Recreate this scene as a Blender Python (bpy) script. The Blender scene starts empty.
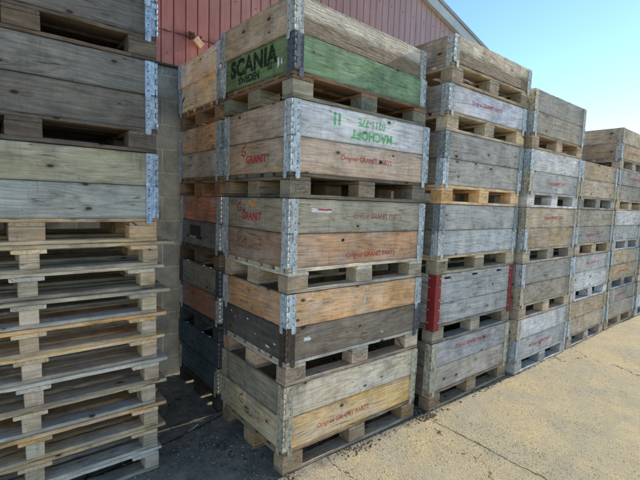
import bpy, bmesh, math, random
from mathutils import Matrix, Vector, noise as mnoise
C = bpy.context.scene.collection
SC = bpy.context.scene
PI = math.pi

# ------------------------------------------------------------------ helpers
def lin(c):
    out = []
    for v in c[:3]:
        v = v / 255.0
        out.append(v / 12.92 if v <= 0.04045 else ((v + 0.055) / 1.055) ** 2.4)
    return (out[0], out[1], out[2], 1.0)

def link(name, me, parent=None, loc=(0, 0, 0), rot=(0, 0, 0), col=None):
    o = bpy.data.objects.new(name, me)
    C.objects.link(o)
    o.location = loc
    o.rotation_euler = rot
    if parent is not None:
        o.parent = parent
    if col is not None:
        o.color = col
    return o

def tag(o, label, cat, group=None, kind=None):
    if label: o['label'] = label
    if cat: o['category'] = cat
    if group: o['group'] = group
    if kind: o['kind'] = kind
    return o

def thing(name, label, cat, loc=(0, 0, 0), rz=0, group=None):
    o = bpy.data.objects.new(name, None)
    o.empty_display_size = 0.1
    C.objects.link(o)
    o.location = loc
    o.rotation_euler = (0, 0, rz)
    return tag(o, label, cat, group)

def to_mesh(bm, name, mats):
    me = bpy.data.meshes.new(name)
    bm.normal_update()
    bm.to_mesh(me)
    bm.free()
    for m in (mats if isinstance(mats, (list, tuple)) else [mats]):
        me.materials.append(m)
    return me

def add_box(bm, x0, y0, z0, x1, y1, z1, mi=0):
    vs = [bm.verts.new(p) for p in ((x0, y0, z0), (x1, y0, z0), (x1, y1, z0), (x0, y1, z0),
                                    (x0, y0, z1), (x1, y0, z1), (x1, y1, z1), (x0, y1, z1))]
    for f in ((0, 3, 2, 1), (4, 5, 6, 7), (0, 1, 5, 4), (1, 2, 6, 5), (2, 3, 7, 6), (3, 0, 4, 7)):
        fc = bm.faces.new([vs[i] for i in f])
        fc.material_index = mi
    return vs

def add_cyl(bm, p, r, h, n=10, axis='z', mi=0):
    """cylinder starting at p and running h along axis"""
    rings = []
    for t in (0, h):
        ring = []
        for i in range(n):
            a = 2 * PI * i / n
            u, v = r * math.cos(a), r * math.sin(a)
            if axis == 'z': q = (p[0] + u, p[1] + v, p[2] + t)
            elif axis == 'y': q = (p[0] + u, p[1] + t, p[2] + v)
            else: q = (p[0] + t, p[1] + u, p[2] + v)
            ring.append(bm.verts.new(q))
        rings.append(ring)
    a, b = rings
    for i in range(n):
        j = (i + 1) % n
        f = bm.faces.new((a[i], a[j], b[j], b[i])); f.material_index = mi; f.smooth = True
    f = bm.faces.new(a); f.material_index = mi
    f = bm.faces.new(b); f.material_index = mi

# ------------------------------------------------------------------ materials
def new_mat(name):
    m = bpy.data.materials.new(name)
    m.use_nodes = True
    nt = m.node_tree
    nt.nodes.clear()
    out = nt.nodes.new('ShaderNodeOutputMaterial')
    b = nt.nodes.new('ShaderNodeBsdfPrincipled')
    nt.links.new(b.outputs[0], out.inputs[0])
    return m, nt, b, out

class G:
    """tiny node graph writer"""
    def __init__(s, nt): s.nt = nt
    def n(s, t, **kw):
        nd = s.nt.nodes.new(t)
        for k, v in kw.items(): setattr(nd, k, v)
        return nd
    def l(s, a, b): s.nt.links.new(a, b)
    def put(s, sock, v):
        if hasattr(v, 'is_linked') or isinstance(v, bpy.types.NodeSocket): s.l(v, sock)
        else:
            if isinstance(v, tuple) and sock.type == 'VECTOR': v = v[:3]
            sock.default_value = v
    def math(s, op, a, b=0.0, c=None, clamp=False):
        nd = s.n('ShaderNodeMath', operation=op, use_clamp=clamp)
        s.put(nd.inputs[0], a); s.put(nd.inputs[1], b)
        if c is not None: s.put(nd.inputs[2], c)
        return nd.outputs[0]
    def vmul(s, v, k):
        nd = s.n('ShaderNodeVectorMath', operation='MULTIPLY')
        s.put(nd.inputs[0], v); s.put(nd.inputs[1], k)
        return nd.outputs[0]
    def vadd(s, v, k):
        nd = s.n('ShaderNodeVectorMath', operation='ADD')
        s.put(nd.inputs[0], v); s.put(nd.inputs[1], k)
        return nd.outputs[0]
    def noise(s, v, scale, detail=4, rough=0.6, dist=0.0, color=False):
        nd = s.n('ShaderNodeTexNoise')
        s.put(nd.inputs['Vector'], v)
        nd.inputs['Scale'].default_value = scale
        nd.inputs['Detail'].default_value = detail
        nd.inputs['Roughness'].default_value = rough
        nd.inputs['Distortion'].default_value = dist
        return nd.outputs['Color' if color else 'Fac']
    def ramp(s, f, a, b, lo=0.0, hi=1.0):
        nd = s.n('ShaderNodeMapRange')
        nd.clamp = True
        s.put(nd.inputs['Value'], f)
        nd.inputs['From Min'].default_value = a
        nd.inputs['From Max'].default_value = b
        nd.inputs['To Min'].default_value = lo
        nd.inputs['To Max'].default_value = hi
        return nd.outputs[0]
    def mix(s, f, a, b, mode='MIX'):
        nd = s.n('ShaderNodeMix', data_type='RGBA', blend_type=mode)
        s.put(nd.inputs[0], f); s.put(nd.inputs[6], a); s.put(nd.inputs[7], b)
        return nd.outputs[2]
    def scale(s, col, f):
        nd = s.n('ShaderNodeVectorMath', operation='SCALE')
        s.put(nd.inputs[0], col); s.put(nd.inputs['Scale'], f)
        return nd.outputs[0]
    def hsv(s, col, h=.5, sat=1.0, val=1.0):
        nd = s.n('ShaderNodeHueSaturation')
        nd.inputs['Hue'].default_value = h
        s.put(nd.inputs['Saturation'], sat); s.put(nd.inputs['Value'], val); s.put(nd.inputs['Color'], col)
        return nd.outputs[0]
    def bump(s, h, strength, dist=0.01, normal=None):
        nd = s.n('ShaderNodeBump')
        nd.inputs['Strength'].default_value = strength
        nd.inputs['Distance'].default_value = dist
        s.l(h, nd.inputs['Height'])
        if normal is not None: s.l(normal, nd.inputs['Normal'])
        return nd.outputs[0]

def wood_mat(name, rough_amt=1.0, paint=False):
    m, nt, b, out = new_mat(name)
    g = G(nt)
    tc = g.n('ShaderNodeTexCoord')
    oi = g.n('ShaderNodeObjectInfo')
    off = g.n('ShaderNodeCombineXYZ')
    rnd = oi.outputs['Random']
    g.put(off.inputs[0], g.math('MULTIPLY', rnd, 41.3))
    g.put(off.inputs[1], g.math('MULTIPLY', rnd, 17.7))
    g.put(off.inputs[2], g.math('MULTIPLY', rnd, 7.9))
    P = g.vadd(tc.outputs['Object'], off.outputs[0])
    sep_raw = g.n('ShaderNodeSeparateXYZ'); g.l(tc.outputs['Object'], sep_raw.inputs[0])
    base = oi.outputs['Color']
    # knots: sparse ovals, the grain flows round them
    vor = g.n('ShaderNodeTexVoronoi', voronoi_dimensions='2D', feature='F1')
    sep = g.n('ShaderNodeSeparateXYZ'); g.l(P, sep.inputs[0])
    cmb = g.n('ShaderNodeCombineXYZ')
    g.put(cmb.inputs[0], g.math('MULTIPLY', sep.outputs[0], 4.2))
    yz = g.math('ADD', sep.outputs[1], sep.outputs[2])
    g.put(cmb.inputs[1], g.math('MULTIPLY', yz, 7.5))
    g.l(cmb.outputs[0], vor.inputs['Vector']); vor.inputs['Scale'].default_value = 1.0
    vs = g.n('ShaderNodeSeparateColor'); g.l(vor.outputs['Color'], vs.inputs[0])
    has = g.math('GREATER_THAN', vs.outputs[0], 0.66)
    kd = g.math('ADD', vor.outputs['Distance'], g.math('MULTIPLY', vs.outputs[1], 0.07))
    knot = g.math('MULTIPLY', g.ramp(kd, 0.105, 0.06), has)
    halo = g.math('MULTIPLY', g.ramp(kd, 0.40, 0.05), has)
    # grain: growth rings cut lengthwise
    P2 = g.vadd(P, g.scale(g.noise(P, 3.0, 2, .5, color=True), 0.022))
    wv = g.n('ShaderNodeCombineXYZ')
    s2 = g.n('ShaderNodeSeparateXYZ'); g.l(P2, s2.inputs[0])
    g.put(wv.inputs[0], g.math('MULTIPLY', s2.outputs[0], 0.085))
    yk = g.math('ADD', s2.outputs[1], g.math('MULTIPLY', halo, 0.045))
    g.put(wv.inputs[1], yk)
    g.put(wv.inputs[2], s2.outputs[2])
    rings = g.noise(wv.outputs[0], 13, 1, .4, .4)
    ringl = g.math('POWER', g.math('PINGPONG', g.math('MULTIPLY', rings, 17.0), 1.0), 2.2)
    fine = g.noise(g.vmul(P2, (7.0, 210.0, 210.0)), 1.0, 3, .75)
    crackn = g.noise(g.vmul(P2, (1.3, 30.0, 30.0)), 1.0, 2, .5)
    crack = g.ramp(g.math('ABSOLUTE', g.math('SUBTRACT', crackn, 0.5)), 0.010, 0.0)
    cmask = g.ramp(g.noise(g.vmul(P, (3, 8, 8)), 1.0, 2), 0.50, 0.58)
    crack = g.math('MULTIPLY', crack, cmask)
    blot = g.noise(P, 5.5, 5, .68)
    spots = g.ramp(g.noise(g.vmul(P, (60, 90, 90)), 1.0, 2, .7), 0.68, 0.76)
    # colour
    v = g.math('MULTIPLY_ADD', ringl, -0.30, 1.08)
    v = g.math('MULTIPLY', v, g.ramp(fine, 0.3, 0.7, 0.72, 1.26))
    v = g.math('MULTIPLY', v, g.ramp(blot, 0.3, 0.7, 1.08, 1.92))
    col = g.scale(base, v)
    gm = g.ramp(g.noise(g.vmul(P, (2.6, 6.0, 6.0)), 1.0, 4, .72), 0.42, 0.62, 0.0, 0.50 if not paint else 0.30)
    lum = g.n('ShaderNodeRGBToBW'); g.l(base, lum.inputs[0])
    greyc = g.n('ShaderNodeCombineColor')
    for i, k in enumerate((1.24, 1.08, .90)):
        g.put(greyc.inputs[i], g.math('MULTIPLY', g.math('MULTIPLY', lum.outputs[0], k), v))
    col = g.mix(gm, col, greyc.outputs[0])
    # stains: water runs across the board, soft dark patches, dirt towards the ends
    run = g.ramp(g.noise(g.vmul(P, (26.0, 3.0, 3.0)), 1.0, 3, .65), 0.58, 0.74, 0.0, 0.42)
    col = g.mix(run, col, g.scale(col, 0.45))
    st = g.ramp(g.noise(P, 4.2, 5, .75), 0.53, 0.70, 0.0, 0.60)
    col = g.mix(st, col, g.scale(col, 0.45))
    endd = g.ramp(g.math('ADD', g.math('ABSOLUTE', sep_raw.outputs[0]), g.math('MULTIPLY', blot, .12)), 0.50, 0.62, 0.0, 0.38)
    col = g.mix(endd, col, g.scale(col, 0.5))
    edge = g.ramp(g.math('ADD', g.math('ABSOLUTE', sep_raw.outputs[2]), g.math('MULTIPLY', g.math('SUBTRACT', fine, .5), .03)), 0.084, 0.099, 0.0, 0.45)
    col = g.mix(edge, col, g.scale(col, 0.4))
    col = g.mix(g.math('MULTIPLY', g.math('MULTIPLY', halo, halo), 0.35), col, g.mix(0.5, g.scale(base, 0.55), (0.16, 0.075, 0.03, 1)))
    col = g.mix(g.math('MULTIPLY', knot, 0.88), col, (0.035, 0.02, 0.012, 1))
    col = g.mix(g.math('MULTIPLY', crack, 0.85), col, (0.022, 0.017, 0.013, 1))
    col = g.mix(g.math('MULTIPLY', spots, 0.5), col, (0.03, 0.027, 0.024, 1))
    pale = g.ramp(g.noise(g.vmul(P, (16, 120, 120)), 1.0, 2, .6), 0.74, 0.80, 0.0, 0.5)
    col = g.mix(pale, col, (0.50, 0.45, 0.37, 1))
    if paint:
        pm = g.ramp(g.noise(g.vmul(P, (5, 22, 22)), 1.0, 5, .75), 0.57, 0.67, 0.0, 0.75)
        col = g.mix(pm, col, g.scale(col, 0.5))
    if rough_amt > 2:   # wane along the lower edge: brown, stringy, dirty
        wn = g.math('ADD', sep_raw.outputs[2], g.math('MULTIPLY', g.math('SUBTRACT', g.noise(g.vmul(P, (4, 12, 12)), 1.0, 4, .6), .5), .10))
        wm = g.ramp(wn, 0.022, -0.022, 0, .85)
        bark = g.scale(lin((142, 120, 96)), g.ramp(g.noise(g.vmul(P, (16, 70, 70)), 1.0, 6, .8), .34, .66, .40, 1.35))
        col = g.mix(wm, g.scale(col, 1.12), bark)
    g.l(col, b.inputs['Base Color'])
    b.inputs['Roughness'].default_value = 0.86
    b.inputs['Specular IOR Level'].default_value = 0.22
    h = g.math('MULTIPLY', g.noise(g.vmul(P, (4.0, 110.0, 110.0)), 1.0, 2, .7), 0.7)
    h = g.math('ADD', h, g.math('MULTIPLY', g.noise(g.vmul(P, (9, 40, 40)), 1.0, 2, .7), 0.8))
    g.l(g.bump(h, 0.75 * rough_amt, 0.004 * rough_amt), b.inputs['Normal'])
    return m

WOOD = wood_mat('weathered_wood')
ROUGHWOOD = wood_mat('splintered_wood', 2.6)
PAINTWOOD = wood_mat('green_painted_wood', 0.8, True)

def metal_mat(name, rusty=0.35):
    m, nt, b, out = new_mat(name)
    g = G(nt)
    tc = g.n('ShaderNodeTexCoord'); oi = g.n('ShaderNodeObjectInfo')
    off = g.n('ShaderNodeCombineXYZ')
    g.put(off.inputs[0], g.math('MULTIPLY', oi.outputs['Random'], 31.0))
    g.put(off.inputs[2], g.math('MULTIPLY', oi.outputs['Random'], 13.0))
    P = g.vadd(tc.outputs['Object'], off.outputs[0])
    vor = g.n('ShaderNodeTexVoronoi'); g.l(P, vor.inputs['Vector']); vor.inputs['Scale'].default_value = 95
    vb = g.n('ShaderNodeSeparateColor'); g.l(vor.outputs['Color'], vb.inputs[0])
    v = g.math('MULTIPLY_ADD', vb.outputs[0], 0.28, 0.80)
    v = g.math('MULTIPLY', v, g.ramp(g.noise(P, 22, 5, .7), .3, .7, .62, 1.18))
    col = g.scale(oi.outputs['Color'], v)
    rust = g.ramp(g.noise(P, 30, 6, .72), 0.60, 0.70, 0, rusty * 1.6)
    col = g.mix(rust, col, (0.12, 0.065, 0.038, 1))
    grime = g.ramp(g.noise(g.vmul(P, (70, 70, 12)), 1.0, 4, .72), 0.50, 0.68, 0, 0.7)
    col = g.mix(grime, col, (0.09, 0.085, 0.075, 1))
    g.l(col, b.inputs['Base Color'])
    b.inputs['Metallic'].default_value = 0.15
    g.put(b.inputs['Roughness'], g.ramp(vb.outputs[1], 0, 1, 0.55, 0.75))
    g.l(g.bump(g.noise(P, 60, 4), 0.25, 0.002), b.inputs['Normal'])
    return m
METAL = metal_mat('galvanised_steel')

def flat_mat(name, rgb, rough=0.8, var=0.35, scale=30):
    m, nt, b, out = new_mat(name)
    g = G(nt)
    tc = g.n('ShaderNodeTexCoord')
    n = g.noise(tc.outputs['Object'], scale, 5, .7)
    col = g.scale(rgb, g.ramp(n, .3, .7, 1 - var, 1 + var))
    g.l(col, b.inputs['Base Color'])
    b.inputs['Roughness'].default_value = rough
    g.l(g.bump(n, .3, .003), b.inputs['Normal'])
    return m
HOLE = flat_mat('dark_hole', (0.012, 0.012, 0.014, 1))
def ink_mat(name, rgb, wear=0.5, soft=0.10):
    """worn stencil ink: the timber shows where it has flaked off"""
    m, nt, b, out = new_mat(name)
    g = G(nt)
    tc = g.n('ShaderNodeTexCoord')
    geo = g.n('ShaderNodeNewGeometry')
    P = geo.outputs['Position']
    n1 = g.noise(g.vmul(P, (30, 30, 130)), 1.0, 5, .75)
    n2 = g.noise(P, 14, 3, .6)
    a = g.ramp(g.math('ADD', g.math('MULTIPLY', n1, .82), g.math('MULTIPLY', n2, .18)), wear - soft, wear + soft, 0.92, 0.08)
    g.l(g.scale(rgb, g.ramp(n1, .3, .7, .8, 1.2)), b.inputs['Base Color'])
    b.inputs['Roughness'].default_value = 0.8
    b.inputs['Specular IOR Level'].default_value = 0.15
    g.l(a, b.inputs['Alpha'])
    return m
INK_RED = ink_mat('worn_red_ink', lin((208, 66, 64)), 0.55)
INK_RED_FAINT = ink_mat('faded_red_ink', lin((180, 82, 72)), 0.49)
INK_GREEN = ink_mat('green_stencil_paint', lin((96, 206, 124)), 0.53)
INK_BLACK = ink_mat('black_stencil_paint', lin((38, 46, 34)), 0.56)
INK_WHITE = ink_mat('white_paint', lin((225, 225, 218)), 0.60)
INK_BURN = ink_mat('burned_brand', lin((84, 64, 48)), 0.44)
STICKER_BLACK = flat_mat('black_sticker', lin((24, 26, 30)), .5)
STICKER_WHITE = flat_mat('white_sticker', lin((230, 226, 220)), .5, .15)
STICKER_RED = flat_mat('red_sticker', lin((190, 60, 55)), .5, .2)
def chipped_paint(name, rgb):
    m, nt, b, out = new_mat(name)
    g = G(nt)
    tc = g.n('ShaderNodeTexCoord'); P = tc.outputs['Object']
    col = g.scale(rgb, g.ramp(g.noise(P, 12, 5, .7), .3, .7, .62, 1.25))
    col = g.mix(g.ramp(g.noise(P, 26, 6, .8), .555, .60), col, lin((92, 62, 50)))
    col = g.mix(g.ramp(g.noise(g.vmul(P, (90, 90, 30)), 1.0, 4, .75), .68, .71), col, lin((186, 178, 168)))
    col = g.mix(g.ramp(g.noise(P, 5, 5, .7), .5, .7, 0, .45), col, lin((70, 50, 44)))
    g.l(col, b.inputs['Base Color']); b.inputs['Roughness'].default_value = .72
    g.l(g.bump(g.noise(P, 30, 4), .4, .003), b.inputs['Normal'])
    return m
REDPAINT = chipped_paint('red_painted_steel', lin((150, 36, 36)))

# ------------------------------------------------------------------ boards
def board_mesh(name, L, W, T, seed, mat, chip=0.0, ragged=0.0):
    """sawn board, long axis x, width along z, thickness along y; eased and chipped arrises"""
    rng = random.Random(seed)
    bm = bmesh.new()
    n = max(3, int(L / 0.045))
    bv = min(0.003, T * .2)
    rings = []
    chips = [[0.0] * (n + 1) for _ in range(4)]
    for c in range(4):
        for _ in range(int(L * (2.2 + chip * 6))):
            i = rng.randrange(n + 1)
            chips[c][i] += rng.uniform(.001, .004) * (1 + chip * 2)
    bow = rng.uniform(-.0005, .0005)
    for i in range(n + 1):
        t = i / n
        x = -L / 2 + L * t
        dx = rng.uniform(-.0012, .0012) if i in (0, n) else 0
        e = bow * math.sin(PI * t)
        ring = []
        hw, ht = W / 2, T / 2
        corners = [(-1, -1), (1, -1), (1, 1), (-1, 1)]
        for ci, (sy, sz) in enumerate(corners):
            k = bv + chips[ci][i]
            rag = 0
            if ragged and sz < 0:
                rag = max(0, mnoise.noise(Vector((x * 9, seed, 0))) * ragged + rng.uniform(0, .3) * ragged)
            zz = hw - rag
            a = (sy * ht, sz * (zz - k)); b2 = (sy * (ht - k * .8), sz * zz)
            pts = (a, b2) if (ci % 2 == 1) else (b2, a)
            if ci == 0: pts = (a, b2)
            if ci == 1: pts = (b2, a)
            if ci == 2: pts = (a, b2)
            if ci == 3: pts = (b2, a)
            for (yy, z2) in pts:
                ring.append(bm.verts.new((x + dx + rng.uniform(-.0004, .0004), yy + e + rng.uniform(-.0003, .0003), z2 + rng.uniform(-.0003, .0003))))
        rings.append(ring)
    for i in range(n):
        a, b2 = rings[i], rings[i + 1]
        for j in range(8):
            k = (j + 1) % 8
            bm.faces.new((a[j], a[k], b2[k], b2[j]))
    bm.faces.new(rings[0]); bm.faces.new(rings[-1])
    bmesh.ops.recalc_face_normals(bm, faces=bm.faces)
    return to_mesh(bm, name, mat)

MESHES = {}
def bmesh_of(kind, L, W, T, variant, mat=None, chip=0.3, ragged=0.0):
    mat = mat or WOOD
    key = (kind, round(L, 3), round(W, 4), round(T, 4), variant, mat.name, ragged)
    if key not in MESHES:
        MESHES[key] = board_mesh(kind + '_mesh', L, W, T, hash((L, W, T, variant)) & 0xffff, mat, chip, ragged)
    return MESHES[key]

# ------------------------------------------------------------------ corner hinge
def hinge_mesh():
    bm = bmesh.new()
    H = 0.196
    for side in (0, 1):
        def bx(a0, d0, z0, a1, d1, z1, mi=0):
            # a: along the face from the corner, d: distance proud of it
            if side == 0: add_box(bm, a0, -d1, z0, a1, -d0, z1, mi)
            else: add_box(bm, -d1, a0, z0, -d0, a1, z1, mi)
        bx(.009, .0012, 0, .060, .0038, H)
        # rolled edges of the plate
        bx(.0575, .0038, .004, .0600, .0050, H - .004)
        # nesting lug that hangs over the layer below
        bx(.030, .0052, -.030, .0605, .0078, .016)
        bx(.034, .0052, -.036, .0565, .0077, -.030)
        # knuckle tongues, alternate on the two faces
        nk = 6
        for k in range(nk):
            z0 = .004 + k * (H - .008) / nk
            hgt = (H - .008) / nk - .003
            if k % 2 == side:
                bx(.0005, .0040, z0, .026, .0066, z0 + hgt)
            else:
                bx(.012, .0039, z0 + .002, .022, .0052, z0 + hgt - .002)
        # nail holes
        for k in range(5):
            z = .022 + k * .038
            p = (.044, z)
            if side == 0: add_cyl(bm, (p[0], -.0043, p[1]), .0036, .0008, 8, 'y', 1)
            else: add_cyl(bm, (-.0043, p[0], p[1]), .0036, .0008, 8, 'x', 1)
        for k in range(4):
            z = .040 + k * .038
            if side == 0: add_cyl(bm, (.053, -.0052, z), .0030, .0016, 8, 'y', 0)
            else: add_cyl(bm, (-.0052, .053, z), .0030, .0016, 8, 'x', 0)
    nk = 6
    for k in range(nk):
        z0 = .003 + k * (H - .006) / nk
        add_cyl(bm, (-.0018, -.0018, z0), .0060, (H - .006) / nk - .003, 12)
    add_cyl(bm, (-.0022, -.0022, -.004), .0035, H + .002, 8)
    bmesh.ops.recalc_face_normals(bm, faces=bm.faces)
    return to_mesh(bm, 'corner_hinge_mesh', [METAL, HOLE])
HINGE = hinge_mesh()

GALV = lin((216, 222, 222))
GALV_WARM = lin((220, 208, 180))
GALV_DARK = lin((92, 98, 108))
GALV_BROWN = lin((92, 76, 62))

rs = random.Random(11)
def jit(c, a=.08):
    k = 1 + rs.uniform(-a, a)
    w = rs.uniform(-a, a) * .4
    return (max(0, c[0] * k * (1 + w)), max(0, c[1] * k), max(0, c[2] * k * (1 - w)), 1)

# ------------------------------------------------------------------ pallet  (1.2 x 0.8 x 0.144)
PH = 0.144
def make_pallet(x, y, z, label, col, rz=0, jx=0, overhang=0.0, hs=1.0, deckcol=None, blockcol=None, stamp=(), group='wooden pallets stacked in the yard', bw=.143):
    t = thing('wooden_pallet', label, 'pallet', (x + jx, y, z), rz, group)
    t.scale = (1, 1, hs)
    dc = deckcol or col
    bc = blockcol or col
    v = rs.randrange(4)
    # three bottom boards along x
    for yc, w in ((.05, .10), (.40, .145), (.75, .10)):
        link('bottom_board', bmesh_of('slat', 1.2, w, .021, rs.randrange(4), chip=.35), t, (.6, yc, .011), (PI / 2, 0, 0), jit(col, .15))
    for yc, w in ((.05, .10), (.40, .145), (.75, .10)):
        for xc in (bw / 2 + .001, .60, 1.199 - bw / 2):
            b = link('block', bmesh_of('block', bw, w - .002, .077, rs.randrange(5), chip=.6), t,
                     (xc + rs.uniform(-.003, .003), yc + rs.uniform(-.002, .002), .0605), (PI / 2, 0, 0), jit(bc, .22))
            if yc < .1 and any(abs(xc - q) < .01 for q in stamp):
                s = link('burned_mark', STAMP, b, (0, 0, 0))
                # the block is turned a quarter about x: its outer face is local -z... place in block space
                s.location = (0.0, 0.0, (w - .002) / 2 + .0012)
                s.rotation_euler = (0, 0, 0)
                s.color = (1, 1, 1, 1)
    for xc in (.0725, .60, 1.1275):
        link('stringer_board', bmesh_of('stringer', .80, .143, .021, rs.randrange(4)), t, (xc, .40, .1105), (PI / 2, 0, PI / 2), jit(dc, .18))
    yy = 0.0
    for k, w in enumerate((.145, .10, .145, .10, .145)):
        yc = (.0725, .2365, .40, .5635, .7275)[k]
        L = 1.2 + 2 * overhang
        link('deck_board', bmesh_of('slat', round(L, 3), w, .021, rs.randrange(4), chip=.35), t, (.6 + rs.uniform(-.004, .004), yc, .1325), (PI / 2, 0, 0), jit(dc, .18))
    return t

def text_mesh(s, size, mat, bold=0.0, name='lettering_mesh', extra=0.0):
    cu = bpy.data.curves.new(name, 'FONT')
    cu.body = s; cu.size = size; cu.align_x = 'CENTER'; cu.align_y = 'CENTER'
    cu.offset = bold
    cu.space_character = 1.0 + extra
    o = bpy.data.objects.new('tmp', cu)
    C.objects.link(o)
    bpy.context.view_layer.update()
    dg = bpy.context.evaluated_depsgraph_get()
    me = bpy.data.meshes.new_from_object(o.evaluated_get(dg))
    bpy.data.objects.remove(o)
    bpy.data.curves.remove(cu)
    me.materials.clear(); me.materials.append(mat)
    me.name = name
    return me

def stamp_mesh():
    """EUR in an oval, read on the block's outer face (block space: x along, y = -up, z outward)"""
    me = text_mesh('EUR', .044, INK_BURN, .0008)
    bm = bmesh.new(); bm.from_mesh(me)
    n = 40; r0 = []; r1 = []
    for i in range(n):
        a = 2 * PI * i / n
        r0.append(bm.verts.new((.060 * math.cos(a), .033 * math.sin(a), 0)))
        r1.append(bm.verts.new((.055 * math.cos(a), .028 * math.sin(a), 0)))
    for i in range(n):
        j = (i + 1) % n
        bm.faces.new((r0[i], r0[j], r1[j], r1[i]))
    return to_mesh(bm, 'burned_mark_mesh', INK_BURN)
STAMP = stamp_mesh()

# ------------------------------------------------------------------ pallet collar  (1.2 x 0.8 x 0.2)
CH = 0.200
def front_text(parent, me, x, z, name='printed_lettering', flip=False, d=.0016, yb=-.010, tilt=0):
    """on a side board (board space: x along, z up, y thickness, outer face at -y)"""
    if isinstance(me, list):
        for m_, dx in me: link(name, m_, parent, (x + dx, yb - d, z), (PI / 2, 0, 0))
        return
    return link(name, me, parent, (x, yb - d, z), (PI / 2, PI + tilt if flip else tilt, 0))

def make_collar(x, y, z, label, side, end, hinge=GALV, rz=0, hs=1.0, mat=None, smat=None, ragged=0.0,
                hinge2=None, group='folding pallet collars on the stacks'):
    t = thing('pallet_collar', label, 'pallet collar', (x + rs.uniform(-.003, .003), y + rs.uniform(-.003, .003), z), rz + rs.uniform(-.003, .003), group)
    t.scale = (1, 1, hs)
    m1 = smat or mat or WOOD
    W = .197
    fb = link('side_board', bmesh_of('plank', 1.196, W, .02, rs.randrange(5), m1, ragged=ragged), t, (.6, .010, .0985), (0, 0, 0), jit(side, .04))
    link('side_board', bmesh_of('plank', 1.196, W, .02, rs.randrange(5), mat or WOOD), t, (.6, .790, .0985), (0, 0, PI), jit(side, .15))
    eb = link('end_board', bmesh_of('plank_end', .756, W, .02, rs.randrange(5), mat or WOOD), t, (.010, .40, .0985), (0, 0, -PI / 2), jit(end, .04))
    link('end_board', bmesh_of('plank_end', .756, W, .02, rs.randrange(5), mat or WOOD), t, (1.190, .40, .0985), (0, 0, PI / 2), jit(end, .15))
    for i, (hx, hy) in enumerate(((0, 0), (1.2, 0), (1.2, .8), (0, .8))):
        c = hinge if i == 0 or hinge2 is None else hinge2
        link('corner_hinge', HINGE, t, (hx, hy, .001), (0, 0, i * PI / 2), jit(c, .1))
    return t, fb, eb

# ------------------------------------------------------------------ layout numbers
UH = PH + 2 * CH + .001      # one pallet with two collars: 0.545
CHH = CH

def words(mat, bolds, size=.044, gap=.016):
    ms = [text_mesh(w_, size, mat, bo) for w_, bo in zip(('Original', 'GRANIT', 'PARTS'), bolds)]
    ws = [max(v.co.x for v in m.vertices) - min(v.co.x for v in m.vertices) for m in ms]
    x = -(sum(ws) + 2 * gap) / 2
    out = []
    for m, w_ in zip(ms, ws):
        out.append((m, x + w_ / 2)); x += w_ + gap
    return out
T_ORIG = words(INK_RED, (.0004, .0012, .0006))
T_ORIG_F = words(INK_RED_FAINT, (.0008, .0018, .0010))
T_GRANIT = text_mesh('GRANIT', .068, INK_RED, .0028)
T_GRANIT_F = text_mesh('GRANIT', .070, INK_RED_FAINT, .001)
def emblem(mat):
    """open ring with a bar, the mark printed above the word"""
    bm = bmesh.new()
    n = 26; a0, a1 = math.radians(50), math.radians(360)
    prev = None
    for i in range(n + 1):
        a = a0 + (a1 - a0) * i / n
        p = (bm.verts.new((.030 * math.cos(a), .034 * math.sin(a), 0)), bm.verts.new((.019 * math.cos(a), .022 * math.sin(a), 0)))
        if prev: bm.faces.new((prev[0], p[0], p[1], prev[1]))
        prev = p
    vs = [bm.verts.new(q) for q in ((0, -.006, 0), (.019, -.006, 0), (.019, .003, 0), (0, .003, 0))]
    bm.faces.new(vs)
    vs = [bm.verts.new(q) for q in ((.012, .030, 0), (.024, .036, 0), (.018, .058, 0), (.008, .050, 0))]
    bm.faces.new(vs)
    return to_mesh(bm, 'printed_emblem_mesh', mat)
EMB = emblem(INK_RED); EMB_F = emblem(INK_RED_FAINT)

def granit(eb, faint=False, dx=-.02, dz=-.02):
    front_text(eb, T_GRANIT_F if faint else T_GRANIT, dx, dz - .01)
    front_text(eb, EMB_F if faint else EMB, dx - .155, dz + .045, 'printed_emblem')

def patch_mesh(w, h, mat, seed=0, name='patch_mesh', pts=16):
    rng = random.Random(seed)
    bm = bmesh.new()
    vs = []
    for i in range(pts):
        a = 2 * PI * i / pts
        r = 1 + rng.uniform(-.22, .22)
        ca, sa = math.cos(a), math.sin(a)
        k = 1 / max(abs(ca), abs(sa)) ** .7
        vs.append(bm.verts.new((w / 2 * ca * k * r, h / 2 * sa * k * r, 0)))
    bm.faces.new(vs)
    return to_mesh(bm, name, mat)

# =================================================================== CENTRAL STACK
W_TAN = lin((178, 146, 108)); W_GREY = lin((170, 162, 152)); W_LAV = lin((184, 182, 184))
W_BROWN = lin((150, 118, 92)); W_ORANGE = lin((196, 142, 96)); W_DARK = lin((92, 82, 74))
W_OLIVE = lin((140, 128, 104)); W_YEL = lin((208, 166, 104)); W_PINK = lin((186, 156, 134))
W_GREEN = lin((100, 148, 100)); W_BLUE = lin((150, 156, 162)); W_TEAL = lin((52, 72, 78))
P_AGED = lin((140, 118, 92)); P_GREY = lin((146, 136, 122)); P_NEW = lin((212, 170, 118)); P_OLD = lin((112, 100, 82))

def zl(k): return k * UH
NM = ['lowest', 'second', 'third', 'fourth', 'topmost']

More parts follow.
